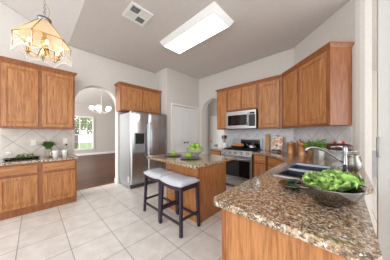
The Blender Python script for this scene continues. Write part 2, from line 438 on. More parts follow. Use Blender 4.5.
# ================================================================= CABINETS
def door_bm(bm, x0, x1, z0, z1, y):
    """raised panel door, front towards -y, back plane at y"""
    rings = [(0, 0), (0, .016), (.006, .02), (.055, .02), (.060, .008), (.070, .008), (.095, .016)]
    w_ = min(x1 - x0, z1 - z0)
    k = min(1.0, w_ * .38 / .095)
    prev = None; first = None
    for ins, dep in rings:
        i_ = ins * k
        r = [bm.verts.new((x, y - dep, z)) for x, z in ((x0 + i_, z0 + i_), (x1 - i_, z0 + i_), (x1 - i_, z1 - i_), (x0 + i_, z1 - i_))]
        if prev:
            for a in range(4): bm.faces.new((prev[a], prev[(a + 1) % 4], r[(a + 1) % 4], r[a]))
        else: first = r
        prev = r
    bm.faces.new(prev); bm.faces.new(first[::-1])
    return bm
def drawer_bm(bm, x0, x1, z0, z1, y):
    prev = None; first = None
    for ins, dep in [(0, 0), (0, .014), (.008, .02)]:
        r = [bm.verts.new((x, y - dep, z)) for x, z in ((x0 + ins, z0 + ins), (x1 - ins, z0 + ins), (x1 - ins, z1 - ins), (x0 + ins, z1 - ins))]
        if prev:
            for a in range(4): bm.faces.new((prev[a], prev[(a + 1) % 4], r[(a + 1) % 4], r[a]))
        else: first = r
        prev = r
    bm.faces.new(prev); bm.faces.new(first[::-1]); return bm
def crown_bm(w_, dep, z, left=True, right=True):
    """moulding ring around front and sides, profile flaring outwards"""
    bm = B()
    prof = [(0.0, 0), (0.006, .006), (.012, .02), (.03, .045), (.036, .05), (.036, .065), (0.0, .065)]
    path = [(0, dep, -1 if left else 0, 0), (0, 0, -1 if left else 0, -1), (w_, 0, 1 if right else 0, -1), (w_, dep, 1 if right else 0, 0)]
    rows = [[bm.verts.new((x + o_ * sx, y + o_ * sy, z + h)) for o_, h in prof] for x, y, sx, sy in path]
    for a, b in zip(rows, rows[1:]):
        for i in range(len(prof) - 1): bm.faces.new((a[i], a[i + 1], b[i + 1], b[i]))
    bm.faces.new([rows[0][-1], rows[1][-1], rows[2][-1], rows[3][-1]])
    return bm
def upper(label, group, loc, rz, w_, h, doors, dep=.32, left=True, right=True, z0=0.0):
    t = thing('wall_cabinet', label, 'cabinet', loc, rz, group)
    obj('body', bx(B(), 0, w_, 0, dep, 0, h, .002), M['wooddark'], t)
    for a, b in doors: obj('door', door_bm(B(), a, b, .03, h - .04, -.001), M['wood'], t)
    obj('crown_molding', crown_bm(w_, dep, h - .012, left, right), M['wooddark'], t)
    return t
UZ = 1.46; UH = 1.12
upper('oak wall cabinet with two doors above the counter left of the archway', None, (-.40, 4.05, 1.43), 0, .99, 1.12, ((.03, .455), (.505, .96)))
upper('low oak wall cabinet above the refrigerator', None, (1.50, 4.04, 1.93), 0, 1.19, .66, ((.03, .585), (.61, 1.16)))
upper('narrow single-door oak wall cabinet left of the microwave', None, (3.77, 2.70, UZ), -PI / 2, .37, UH, ((.03, .34),), right=False)
upper('short two-door oak wall cabinet directly above the microwave', None, (3.77, 2.33, 1.955), -PI / 2, .84, .625, ((.03, .405), (.435, .81)), left=False, right=False)
upper('single-door oak wall cabinet right of the microwave', None, (3.77, 1.49, UZ), -PI / 2, .54, UH, ((.04, .48),), left=False, right=False)
a = dg(.10, .327)
upper('long two-door oak wall cabinet on the angled wall above the canisters', None, (a.x, a.y, UZ), -3 * PI / 4, 1.18, UH + .015, ((.06, .50), (.56, 1.12)), dep=.325, left=False)

def base(label, loc, rz, w_, h, fronts, dep=.60, toe=.05, tz=.09, ttop=0):
    t = thing('base_cabinet', label, 'cabinet', loc, rz)
    bm = B(); bx(bm, 0, w_, 0, dep, tz, h, .002); bx(bm, 0, w_, toe, dep, 0, tz + .01)
    obj('body', bm, M['wooddark'], t)
    for kind, a, b, z0, z1 in fronts:
        if kind == 'door': obj('door', door_bm(B(), a, b, z0, z1, -.001), M['wood'], t)
        else: obj('drawer', drawer_bm(B(), a, b, z0, z1, -.001), M['woodh'], t)
    return t
base('oak base cabinet with two drawers over two doors under the left counter', (-.42, 3.77, 0), 0, 1.00, .845,
     [('door', .03, .465, .13, .64), ('door', .53, .975, .13, .64), ('drawer', .03, .465, .675, .82), ('drawer', .53, .975, .675, .82)], toe=.02)
base('narrow oak base cabinet with a drawer left of the range', (3.46, 2.70, 0), -PI / 2, .37, .872,
     [('door', .03, .34, .12, .66), ('drawer', .03, .34, .69, .84)], dep=.62)
base('oak base cabinet with drawer and door right of the range', (3.46, 1.465, 0), -PI / 2, .285, .872,
     [('door', .025, .265, .12, .66), ('drawer', .025, .265, .69, .84)], dep=.62)
# angled base cabinet between range run and peninsula
base('angled oak base cabinet with a drawer in the corner beside the sink', (3.46, 1.16, 0), -3 * PI / 4, .80, .872,
     [('door', .04, .76, .12, .66), ('drawer', .04, .76, .69, .84)], dep=.42)

# counter tops -------------------------------------------------------------
def rounded(P, idx, r=.045, n=6):
    out = []
    for i, p in enumerate(P):
        if i in idx:
            p = Vector(p); a = (Vector(P[i - 1]) - p).normalized(); b = (Vector(P[(i + 1) % len(P)]) - p).normalized()
            for k in range(n + 1):
                t_ = k / n; q = p + a * r * (1 - t_) ** 2 + b * r * t_ ** 2
                out.append((q.x, q.y))
        else: out.append(tuple(p))
    return out
def counter(label, P, z0, z1, idx=(), holes=(), r=.045):
    bm = B(); prism(bm, rounded(P, idx, r), z0, z1, holes)
    return tag(obj('countertop', bm, M['granite'], bevel=.014), label, 'countertop')
e = dg(1.31, .012); f = dg(.0, .012)
SX0, SX1, SY0, SY1 = 1.70, 2.60, .09, .50
counter('long granite countertop of the peninsula and corner holding the sink', [(.795, .615), (.79, -.10), (1.66, -.105), (1.80, -.175), (3.0, -.195), (e.x, e.y), (XB - .012, .80 + .01), (XB - .012, 1.475), (3.42, 1.475), (3.42, 1.185), (2.85, .615)],
        .874, .914, idx=(0, 1), holes=[[(SX0, SY0), (SX1, SY0), (SX1, SY1), (SX0, SY1)]])
counter('small granite countertop left of the range', [(3.42, 2.33), (XB - .012, 2.33), (XB - .012, 2.71), (3.42, 2.71)], .874, .914)
counter('granite countertop on the base cabinet left of the archway', [(-.44, 3.735), (.61, 3.735), (.61, YL - .012), (-.44, YL - .012)], .847, .887, idx=(0, 1), r=.02)
counter('granite countertop of the island with green apples on it', [(1.46, 1.39), (2.50, 1.39), (2.50, 2.68), (1.46, 2.68)], .874, .914, idx=(0, 1, 2, 3))
# backsplashes
struct('trim_5', bx(B(), -.40, .59, YL - .011, YL - .0005, .887, 1.43), M['splashL'])
struct('trim_6', bx(B(), XB - .011, XB - .0005, .80, 2.66, .914, UZ), M['splashB'])
bd = struct('trim_7', bx(B(), 0, 1.28, -.011, -.0005, .914, UZ), M['splashD'])
bd.location = (W0.x, W0.y, 0); bd.rotation_euler = (0, 0, -3 * PI / 4)

# peninsula + island bodies ------------------------------------------------
t = thing('peninsula_cabinet', 'oak peninsula base with a plain wood end panel under the long granite countertop', 'cabinet', (.86, -.04, 0))
bm = B()
prism(bm, [(.02, 0), (.84, 0), (.84, .61), (.02, .61)], .0, .872); prism(bm, [(1.74, 0), (2.10, 0), (2.10, .24), (1.74, .61)], .0, .872)
bx(bm, .84, 1.74, 0, .02, 0, .872); bx(bm, .84, 1.74, .59, .61, 0, .872)
obj('body', bm, M['wooddark'], t)
obj('end_panel', bx(B(), 0, .02, .02, .60, 0, .872, .002), M['wood'], t)
obj('corner_post', bx(B(), -.006, .03, .585, .615, 0, .872, .004), M['wooddark'], t)
t = thing('kitchen_island', 'oak kitchen island base with plain wood sides beside the two stools', 'kitchen island', (1.68, 1.53, 0))
obj('body', bx(B(), .01, .74, .01, .80, 0, .872, .002), M['wood'], t)
obj('side_panel', bx(B(), 0, .012, .02, .80, 0, .872, .002), M['wood'], t)
obj('end_panel', bx(B(), .02, .74, 0, .012, 0, .872, .002), M['wood'], t)
obj('corner_post', bx(B(), -.004, .022, -.004, .022, 0, .872, .003), M['wooddark'], t)

# ================================================================= APPLIANCES
# refrigerator: local x right, -y front
t = thing('refrigerator', 'stainless steel side-by-side refrigerator with water dispenser', 'refrigerator', (1.60, 3.66, 0))
obj('cabinet', bx(B(), 0, 1.04, .07, .70, .03, 1.86, .006), M['steelmatte'], t)
def fridge_door(x0, x1):
    """rounded front, wavy raised top band"""
    bm = B(); n = 14; m_ = 26
    g = []
    for i in range(n + 1):
        u = i / n; x = x0 + (x1 - x0) * u
        row = []
        for j in range(m_ + 1):
            z = .10 + (1.88 - .10) * j / m_
            wave = 1.76 + .025 * math.cos(2 * PI * u)
            y = .0 - .022 * math.sin(PI * min(max(u, .0), 1)) ** .5 - (.014 if z > wave else 0)
            row.append(bm.verts.new((x, y, z)))
        g.append(row)
    for i in range(n):
        for j in range(m_): bm.faces.new((g[i][j], g[i + 1][j], g[i + 1][j + 1], g[i][j + 1])).smooth = True
    bk = [[bm.verts.new((x, .065, z)) for z in (.10, 1.88)] for x in (x0, x1)]
    bm.faces.new([r[-1] for r in g] + [bk[1][1], bk[0][1]]); bm.faces.new([r[0] for r in g] + [bk[1][0], bk[0][0]])
    bm.faces.new(g[0] + [bk[0][1], bk[0][0]]); bm.faces.new(g[-1] + [bk[1][1], bk[1][0]]); bm.faces.new((bk[0][0], bk[0][1], bk[1][1], bk[1][0]))
    return bm
ld = obj('door', fridge_door(.003, .455), M['steel'], t); ld['label'] = 'left steel door with dark ice and water dispenser'
rd = obj('door', fridge_door(.465, 1.037), M['steel'], t); rd['label'] = 'wider right steel door'
def fr_handle(x):
    bm = B(); tube(bm, [(x, -.02, 1.62), (x, -.07, 1.58), (x, -.085, 1.3), (x, -.085, 1.05), (x, -.07, .80), (x, -.02, .76)], .014, 10); return bm
obj('handle', fr_handle(.405), M['chrome'], ld); obj('handle', fr_handle(.515), M['chrome'], rd)
bm = B()
for a in ((.085, .105, .86, 1.36), (.335, .355, .86, 1.36), (.085, .355, 1.34, 1.36), (.085, .355, .86, .88)): bx(bm, a[0], a[1], -.036, -.012, a[2], a[3], .003)
obj('dispenser_frame', bm, M['steelmatte'], ld)
obj('dispenser_panel', bx(B(), .105, .335, -.034, -.014, 1.09, 1.34, .003), M['black'], ld)
bm = B(); bx(bm, .105, .335, -.028, -.014, .88, 1.09); bx(bm, .19, .26, -.042, -.02, 1.02, 1.085, .004); bx(bm, .13, .32, -.045, -.014, .88, .90, .003)
obj('dispenser_bay', bm, M['steelmatte'], ld)
obj('toe_grille', bx(B(), .02, 1.02, .01, .08, .0, .09, .004), M['dark'], t)
for x in (.05, .97): obj('hinge_cover', bx(B(), x - .03, x + .03, .0, .10, 1.86, 1.895, .005), M['steelmatte'], t)
obj('side_label', bx(B(), -.002, .001, .12, .16, .14, .28), M['white'], t)

# microwave (front -X). local frame rz=-90
t = thing('microwave', 'stainless over-the-range microwave with dark glass door', 'microwave', (3.68, 2.32, 1.465), -PI / 2)
obj('case', bx(B(), 0, .82, .03, .41, 0, .47, .004), M['black'], t)
do = obj('door', bx(B(), .0, .60, 0, .03, .005, .465, .005), M['steel'], t)
obj('door_window', bx(B(), .05, .595, -.004, .002, .09, .36, .004), M['blackglass'], do)
bm = B(); tube(bm, [(.625, 0, .07), (.625, -.035, .09), (.625, -.035, .37), (.625, 0, .39)], .010, 8)
obj('handle', bm, M['chrome'], do)
cp = obj('control_panel', bx(B(), .602, .82, 0, .03, .005, .465, .005), M['steel'], t)
obj('keypad', bx(B(), .65, .805, -.003, .002, .06, .35, .003), M['black'], cp)
obj('display', bx(B(), .665, .79, -.003, .002, .36, .41, .003), M['blackglass'], cp)
obj('vent_grille', bx(B(), .02, .80, .02, .06, -.012, .003, .002), M['dark'], t)

# range
t = thing('gas_range', 'stainless steel gas range with dark oven window between the base cabinets', 'stove', (3.42, 2.315, 0), -PI / 2)
RW = .83
obj('body', bx(B(), 0.003, RW - .003, .05, .66, .04, .90, .003), M['black'], t)
obj('cooktop', bx(B(), 0, RW, .06, .66, .895, .925, .006), M['black'], t)
bm = B(); prism(bm, [(.0, .78), (-.02, .80), (.035, .925), (.10, .925), (.10, .78)], 0, RW)
bmesh.ops.transform(bm, matrix=Matrix(((0, 0, 1, 0), (1, 0, 0, 0), (0, 1, 0, 0), (0, 0, 0, 1))), verts=bm.verts[:])
pn = obj('control_panel', bm, M['steel'], t)
for i in range(5):
    k = B(); lathe(k, [(0, 0), (.034, 0), (.031, .025), (.027, .042), (0, .043)], seg=14, mat=Matrix.Translation((.10 + i * .158, .004, .86)) @ Matrix.Rotation(math.radians(66), 4, 'X'))
    obj('knob', k, M['chrome'], pn)
od = obj('oven_door', bx(B(), .004, RW - .004, 0, .05, .26, .775, .006), M['steel'], t)
obj('door_window', bx(B(), .05, RW - .05, -.004, .002, .29, .69, .004), M['blackglass'], od)
bm = B(); tube(bm, [(.05, 0, .735), (.05, -.05, .735)], .010); tube(bm, [(.02, -.05, .735), (RW - .02, -.05, .735)], .013); tube(bm, [(RW - .05, 0, .735), (RW - .05, -.05, .735)], .010)
obj('handle', bm, M['chrome'], od)
dr = obj('storage_drawer', bx(B(), .004, RW - .004, 0, .05, .06, .245, .006), M['steel'], t)
bm = B(); tube(bm, [(.20, 0, .20), (.20, -.03, .20), (.63, -.03, .20), (.63, 0, .20)], .008); obj('handle', bm, M['chrome'], dr)
bm = B(); bx(bm, 0, RW, .59, .665, .925, 1.20, .012)
bgd = obj('backguard', bm, M['steel'], t)
obj('display', bx(B(), .26, .79, .584, .592, .96, 1.175, .003), M['blackglass'], bgd)
for gx in (.03, .295, .56):
    bm = B()
    for x in (gx, gx + .12, gx + .235): bx(bm, x, x + .012, .10, .57, .945, .960, .002)
    for y in (.10, .21, .33, .45, .558): bx(bm, gx, gx + .247, y, y + .012, .940, .955, .002)
    for x in (gx, gx + .235):
        for y in (.10, .558): bx(bm, x, x + .012, y, y + .012, .922, .95)
    obj('grate', bm, M['iron'], t)
for x in (.15, .68):
    for y in (.2, .46):
        obj('burner', lathe(B(), [(0, 0), (.05, 0), (.05, .012), (.035, .016), (0, .018)], (x, y, .922), 16), M['iron'], t)

# ================================================================= STOOLS
def make_stool(loc, label):
    t = thing('saddle_stool', label, 'stool', loc, 0, None)
    # x depth .32, y width .47
    bm = B(); n, m_ = 12, 8; W_, D_ = .49, .36
    top = []; bot = []
    for i in range(n + 1):
        u = i / n * 2 - 1; rt_ = []; rb = []
        for j in range(m_ + 1):
            v = j / m_ * 2 - 1
            zz = .022 * u * u
            edge = (1 - abs(u) ** 8) * (1 - abs(v) ** 6)
            rt_.append(bm.verts.new((v * D_ / 2, u * W_ / 2, .660 + zz + .036 * max(edge, 0) ** .5))); rb.append(bm.verts.new((v * D_ / 2, u * W_ / 2, .625 + zz)))
        top.append(rt_); bot.append(rb)
    for i in range(n):
        for j in range(m_):
            bm.faces.new((top[i][j], top[i][j + 1], top[i + 1][j + 1], top[i + 1][j])).smooth = True
            bm.faces.new((bot[i][j], bot[i + 1][j], bot[i + 1][j + 1], bot[i][j + 1]))
    for i in range(n):
        bm.faces.new((top[i][0], top[i + 1][0], bot[i + 1][0], bot[i][0])).smooth = True; bm.faces.new((top[i][m_], bot[i][m_], bot[i + 1][m_], top[i + 1][m_])).smooth = True
    for j in range(m_):
        bm.faces.new((top[0][j], bot[0][j], bot[0][j + 1], top[0][j + 1])).smooth = True; bm.faces.new((top[n][j], top[n][j + 1], bot[n][j + 1], bot[n][j])).smooth = True
    cu = obj('cushion', bm, M['linen'], t)
    sf = B()
    for s in (-1, 1):
        # curved aprons along the long sides
        r = []
        for i in range(9):
            u = i / 4 - 1; zz = .022 * u * u
            r.append([sf.verts.new((s * .150 + dx, u * .215, z + zz)) for dx, z in ((-.011, .565), (.011, .565), (.011, .627), (-.011, .627))])
        for a, b in zip(r, r[1:]):
            for k in range(4): sf.faces.new((a[k], a[(k + 1) % 4], b[(k + 1) % 4], b[k]))
        sf.faces.new(r[0]); sf.faces.new(r[-1][::-1])
        bx(sf, -.15, .15, s * .212 - .011, s * .212 + .011, .575, .645)
    obj('seat_frame', sf, M['espresso'], t)
    for sx in (-1, 1):
        for sy in (-1, 1):
            b = B(); bx(b, -.019, .019, -.019, .019, 0, .64, .003)
            for v in b.verts:
                k = 1 - v.co.z / .64
                v.co.x += sx * (.148 + .022 * k); v.co.y += sy * (.210 + .022 * k)
            obj('leg', b, M['espresso'], t)
    def rail(a, b_, z):
        r = B(); d = (Vector(b_) - Vector(a))
        if abs(d.x) > abs(d.y): bx(r, min(a[0], b_[0]), max(a[0], b_[0]), a[1] - .010, a[1] + .010, z - .016, z + .016, .002)
        else: bx(r, a[0] - .010, a[0] + .010, min(a[1], b_[1]), max(a[1], b_[1]), z - .016, z + .016, .002)
        obj('stretcher', r, M['espresso'], t)
    rail((-.163, -.222), (-.163, .222), .15); rail((.163, -.222), (.163, .222), .15)
    rail((-.16, -.223), (.16, -.223), .21); rail((-.16, .223), (.16, .223), .21)
    return t
s1 = make_stool((1.475, 1.73, 0), 'dark wood saddle stool with pale grey cushion nearer the camera')
dup(s1, (1.49, 2.235, 0), 0, 'dark wood saddle stool with pale grey cushion nearer the refrigerator')

# ================================================================= CEILING FIXTURES
t = thing('fluorescent_ceiling_light', 'long rectangular white fluorescent ceiling fixture', 'ceiling light', (2.13, 2.09, ZC))
bm = B(); prism(bm, [(-.28, -.72), (.28, -.72), (.28, .72), (-.28, .72)], -.02, 0)
P0 = [(-.28, -.72, -.02), (.28, -.72, -.02), (.28, .72, -.02), (-.28, .72, -.02)]
obj('housing', bm, M['ceramic'], t)
bm = B()
a = [bm.verts.new(p) for p in P0]
b = [bm.verts.new((p[0] * .82, p[1] * .93, -.10)) for p in P0]; c = [bm.verts.new((p[0] * .76, p[1] * .91, -.10)) for p in P0]
d = [bm.verts.new((p[0] * .76, p[1] * .91, -.02)) for p in P0]
for r0, r1 in ((a, b), (b, c), (c, d), (d, a)):
    for i in range(4): bm.faces.new((r0[i], r0[(i + 1) % 4], r1[(i + 1) % 4], r1[i]))
obj('frame', bm, M['white'], t)
obj('diffuser', bx(B(), -.212, .212, -.654, .654, -.098, -.088), M['tube'], t)

t = thing('ceiling_vent', 'square white louvred air vent in the ceiling', 'vent', (1.185, 2.44, ZC))
bm = B()
for a in ((-.18, .18, -.19, -.15), (-.18, .18, .15, .19), (-.18, -.145, -.15, .15), (.145, .18, -.15, .15), (-.01, .01, -.15, .15), (-.145, .145, -.01, .01)): bx(bm, a[0], a[1], a[2], a[3], -.018, 0, .003)
obj('frame', bm, M['white'], t)
obj('backing', bx(B(), -.145, .145, -.15, .15, -.004, -.001), M['dark'], t)
for qx, qy, dirx in ((-.078, -.08, 1), (.078, .08, 1), (.078, -.08, 0), (-.078, .08, 0)):
    bm = B()
    for k in range(6):
        o_ = -.055 + k * .022
        R = Matrix.Translation((qx + (0 if dirx else o_), qy + (o_ if dirx else 0), -.011)) @ Matrix.Rotation(math.radians(40), 4, 'X' if dirx else 'Y')
        bx(bm, -.066 if dirx else -.009, .066 if dirx else .009, -.009 if dirx else -.068, .009 if dirx else .068, -.001, .001, 0, R)
    obj('louvre', bm, M['white'], t)

# kitchen chandelier : hexagonal glass lantern
t = thing('lantern_chandelier', 'hexagonal glass and brass chandelier hanging over the breakfast area at left', 'chandelier', (.088, 2.60, 0), math.radians(6))
ztop, zmid, zbot = 2.69, 2.45, 2.23
rt_, rm, rb = .055, .255, .262
hexa = [(math.cos(PI / 3 * i), math.sin(PI / 3 * i)) for i in range(6)]
zb_ = lambda k: zbot + .06 * math.sin(PI * k)
for i in range(6):
    a, b = Vector(hexa[i]), Vector(hexa[(i + 1) % 6])
    bm = B(); th = .004
    f_ = bm.faces.new([bm.verts.new((*(a * rt_), ztop)), bm.verts.new((*(b * rt_), ztop)), bm.verts.new((*(b * rm), zmid)), bm.verts.new((*(a * rm), zmid))])
    obj('sloped_glass', bm, M['peach'], t).modifiers.new('s', 'SOLIDIFY').thickness = .003
    bm = B(); n = 10
    up = [bm.verts.new((*((a.lerp(b, k / n)) * rm), zmid)) for k in range(n + 1)]
    lo = [bm.verts.new((*((a.lerp(b, k / n)) * rb), zb_(k / n))) for k in range(n + 1)]
    for k in range(n): bm.faces.new((up[k], up[k + 1], lo[k + 1], lo[k]))
    sk = obj('skirt_glass', bm, M['lampglass'], t); sk.modifiers.new('s', 'SOLIDIFY').thickness = .003
    bm = B(); tube(bm, [(*((a.lerp(b, k / n)) * rb), zb_(k / n)) for k in range(n + 1)], .004, 6)
    tube(bm, [(*(a * rm), zmid), (*(a * rb), zbot)], .003, 6)
    tube(bm, [(*((a.lerp(b, k / n)) * (rb - .01)), zb_(k / n) + .075) for k in range(n + 1)], .002, 6)
    obj('bevelled_edge', bm, M['ceramic'], sk)
bm = B()
for i in range(6):
    a, b = Vector(hexa[i]), Vector(hexa[(i + 1) % 6])
    tube(bm, [(*(a * rt_), ztop), (*(a * rm), zmid)], .0045, 6); tube(bm, [(*(a * rm), zmid), (*(b * rm), zmid)], .0045, 6); tube(bm, [(*(a * rm), zmid), (*(a * (rm - .004)), zmid - .15)], .0045, 6); tube(bm, [(*(a * rt_), ztop), (*(b * rt_), ztop)], .0045, 6)
obj('brass_frame', bm, M['brass'], t)
obj('crown_cap', lathe(B(), [(0, .05), (.02, .05), (.025, .02), (.055, .012), (.066, .03), (.062, .0), (.05, -.01), (0, -.01)], (0, 0, ztop), 12), M['silver'], t)
obj('stem', lathe(B(), [(0, .0), (.008, 0), (.008, -.12), (.02, -.14), (.014, -.18), (.028, -.22), (.036, -.26), (.02, -.30), (.008, -.33), (0, -.335)], (0, 0, ztop), 16), M['brass'], t)
for i in range(6):
    a = PI / 3 * i + .5
    ca, sa = math.cos(a), math.sin(a)
    bm = B(); tube(bm, [(.02 * ca, .02 * sa, 2.38), (.07 * ca, .07 * sa, 2.25), (.13 * ca, .13 * sa, 2.25), (.155 * ca, .155 * sa, 2.30)], .005, 6)
    lathe(bm, [(0, 0), (.022, 0), (.026, .008), (.012, .012), (.012, .055), (0, .055)], (.155 * ca, .155 * sa, 2.30), 12)
    ar = obj('candle_arm', bm, M['brass'], t)
    obj('bulb', lathe(B(), [(0, 0), (.008, .004), (.014, .02), (.010, .038), (0, .055)], (.155 * ca, .155 * sa, 2.355), 10), M['bulb'], ar)
bm = B(); z = ztop + .05; zt = ZC + VS * (CR - .088)
k = 0
while z < zt - .03:
    pts = []
    for j in range(9):
        an = 2 * PI * j / 8; u, v = .011 * math.cos(an), .019 * math.sin(an)
        pts.append((u if k % 2 else 0, 0 if k % 2 else u, z + .019 + v))
    tube(bm, pts, .0035, 5, False); z += .030; k += 1
obj('chain', bm, M['silver'], t)
bm = B(); tube(bm, [(.02 + .025 * math.sin(i * .9), .01 * math.cos(i), ztop + .04 + i * (zt - ztop - .06) / 16) for i in range(17)], .003, 5)
obj('cord', bm, M['brass'], t)
obj('canopy', lathe(B(), [(0, 0.05), (.065, .05), (.06, -.0), (.02, -.035), (0, -.04)], (0, 0, zt), 18), M['brass'], t)

# dining chandelier
t = thing('dining_chandelier', 'five-light chandelier with round white shades seen through the archway', 'chandelier', (1.87, 7.0, .33))
bm = B(); tube(bm, [(0, 0, ZD - .33), (0, 0, 2.1)], .009); lathe(bm, [(0, 0), (.06, 0), (.05, -.03), (0, -.035)], (0, 0, ZD - .33), 12)
lathe(bm, [(0, .35), (.02, .3), (.03, .2), (.02, .1), (.045, .04), (.03, -.02), (0, -.06)], (0, 0, 1.86), 12)
obj('stem', bm, M['ceramic'], t)
for i in range(5):
    a = 2 * PI * i / 5 + .4; ca, sa = math.cos(a), math.sin(a)
    bm = B(); tube(bm, [(.02 * ca, .02 * sa, 1.92), (.14 * ca, .14 * sa, 1.84), (.27 * ca, .27 * sa, 1.88), (.31 * ca, .31 * sa, 1.96)], .011, 6)
    ar = obj('arm', bm, M['ceramic'], t)
    obj('globe_shade', lathe(B(), [(0, 0), (.05, .005), (.085, .04), (.098, .085), (.085, .13), (.06, .15), (.05, .15)], (.31 * ca, .31 * sa, 1.95), 16), M['globe'], ar)

# ================================================================= SINK + FAUCET
t = thing('kitchen_sink', 'double-bowl stainless steel sink set in the peninsula countertop', 'sink', (SX0, SY0, .914))
W_, H_ = SX1 - SX0, SY1 - SY0
bm = B(); prism(bm, rounded([(-.025, -.025), (W_ + .025, -.025), (W_ + .025, H_ + .025), (-.025, H_ + .025)], (0, 1, 2, 3), .03, 4), .0005, .007,
      holes=[[(.02, .02), (W_ / 2 - .015, .02), (W_ / 2 - .015, H_ - .02), (.02, H_ - .02)], [(W_ / 2 + .015, .02), (W_ - .02, .02), (W_ - .02, H_ - .02), (W_ / 2 + .015, H_ - .02)]])
obj('rim', bm, M['steel'], t)
for x0, x1 in ((.02, W_ / 2 - .015), (W_ / 2 + .015, W_ - .02)):
    bm = B(); r = []
    for ins, z in ((0, .004), (.004, -.02), (.012, -.17), (.03, -.19)):
        r.append([bm.verts.new((x, y, z)) for x, y in ((x0 + ins, .02 + ins), (x1 - ins, .02 + ins), (x1 - ins, H_ - .02 - ins), (x0 + ins, H_ - .02 - ins))])
    for a, b in zip(r, r[1:]):
        for i in range(4): bm.faces.new((a[i], a[(i + 1) % 4], b[(i + 1) % 4], b[i]))
    bm.faces.new(r[-1])
    ba = obj('basin', bm, M['basin'], t)
    obj('drain', lathe(B(), [(0, .001), (.03, .001), (.042, .004), (.045, .001)], ((x0 + x1) / 2, H_ / 2, -.189), 16), M['chrome'], ba)
t = thing('kitchen_faucet', 'chrome kitchen faucet with a long arched spout behind the sink', 'faucet', (2.30, -.02, .914))
obj('body', lathe(B(), [(0, 0), (.034, 0), (.032, .012), (.019, .03), (.017, .20), (.021, .23), (.019, .27), (.010, .285), (0, .29)], (0, 0, 0), 18), M['chrome'], t)
obj('spout', tube(B(), [(0, .01, .10), (-.03, .07, .16), (-.07, .15, .225), (-.11, .22, .262), (-.14, .275, .268), (-.165, .31, .25), (-.172, .325, .205)], [.010, .010, .010, .010, .011, .014, .015], 12), M['chrome'], t)
obj('lever', tube(B(), [(0, 0, .27), (-.05, .05, .285), (-.10, .11, .275)], [.010, .008, .007], 8), M['chrome'], t)
obj('side_sprayer', lathe(B(), [(0, 0), (.022, 0), (.018, .02), (.014, .06), (.018, .09), (.012, .11), (0, .112)], (-.16, -.0, 0), 12), M['black'], t)

# ================================================================= FOOD + DECOR
APPLE = [(0, .012), (.012, .006), (.026, 0), (.040, .014), (.050, .042), (.050, .062), (.040, .082), (.024, .090), (.010, .085), (0, .076)]
def apple(loc, label, group=None):
    t = thing('green_apple', label, 'apple', loc, 0, group)
    obj('flesh', lathe(B(), APPLE, seg=18), M['apple'], t)
    obj('stem', tube(B(), [(0, 0, .076), (.003, 0, .09), (.008, 0, .102)], .002, 6), M['stem'], t)
    return t
PL = [(0, 0), (.09, 0), (.16, .012), (.172, .018), (.170, .022), (.155, .018), (.09, .007), (0, .006)]
p1 = tag(obj('dinner_plate', lathe(B(), PL, seg=36), M['charger'], loc=(1.84, 2.33, .9145)), 'dark round plate with one apple, farther from the camera on the island', 'plate')
p2 = p1.copy(); COL.objects.link(p2); p2.location = (1.83, 1.87, .9145); p2['label'] = 'dark round plate with one apple, near the front corner of the island'
ap = apple((1.83, 2.32, .921), 'green apple alone on the farther plate of the island')
dup(ap, (1.82, 1.89, .921), 1.0, 'green apple alone on the nearer plate of the island')
BC = (2.16, 2.07, .9145)
t = thing('fruit_bowl', 'ribbed glass bowl full of green apples on the island', 'bowl', BC)
bm = B(); seg = 32; r = []
for r_, z in [(.0, .0), (.070, 0), (.062, .014), (.10, .035), (.15, .08), (.172, .135), (.168, .137), (.144, .084), (.095, .042), (0, .022)]:
    r.append([bm.verts.new((r_ * (1 + .04 * (i % 2)) * math.cos(2 * PI * i / seg), r_ * (1 + .04 * (i % 2)) * math.sin(2 * PI * i / seg), z)) for i in range(seg)] if r_ > 0 else [bm.verts.new((0, 0, z))])
for a, b in zip(r, r[1:]):
    for i in range(seg):
        j = (i + 1) % seg
        if len(a) == 1: bm.faces.new((a[0], b[j], b[i]))
        elif len(b) == 1: bm.faces.new((a[i], a[j], b[0]))
        else: bm.faces.new((a[i], a[j], b[j], b[i]))
obj('bowl', bm, M['glassb'], t)
pos = [(0, .0, .03)] + [(.095 * math.cos(i * 2 * PI / 6 + .3), .095 * math.sin(i * 2 * PI / 6 + .3), .062) for i in range(6)] + [(.055 * math.cos(i * 2 * PI / 3 + .9), .055 * math.sin(i * 2 * PI / 3 + .9), .128) for i in range(3)]
for i, (x, y, z) in enumerate(pos):
    dup(ap, (BC[0] + x, BC[1] + y, BC[2] + z + .016), i * 1.3, 'green apple heaped with others in the ribbed glass bowl', 'green apples in the glass bowl')

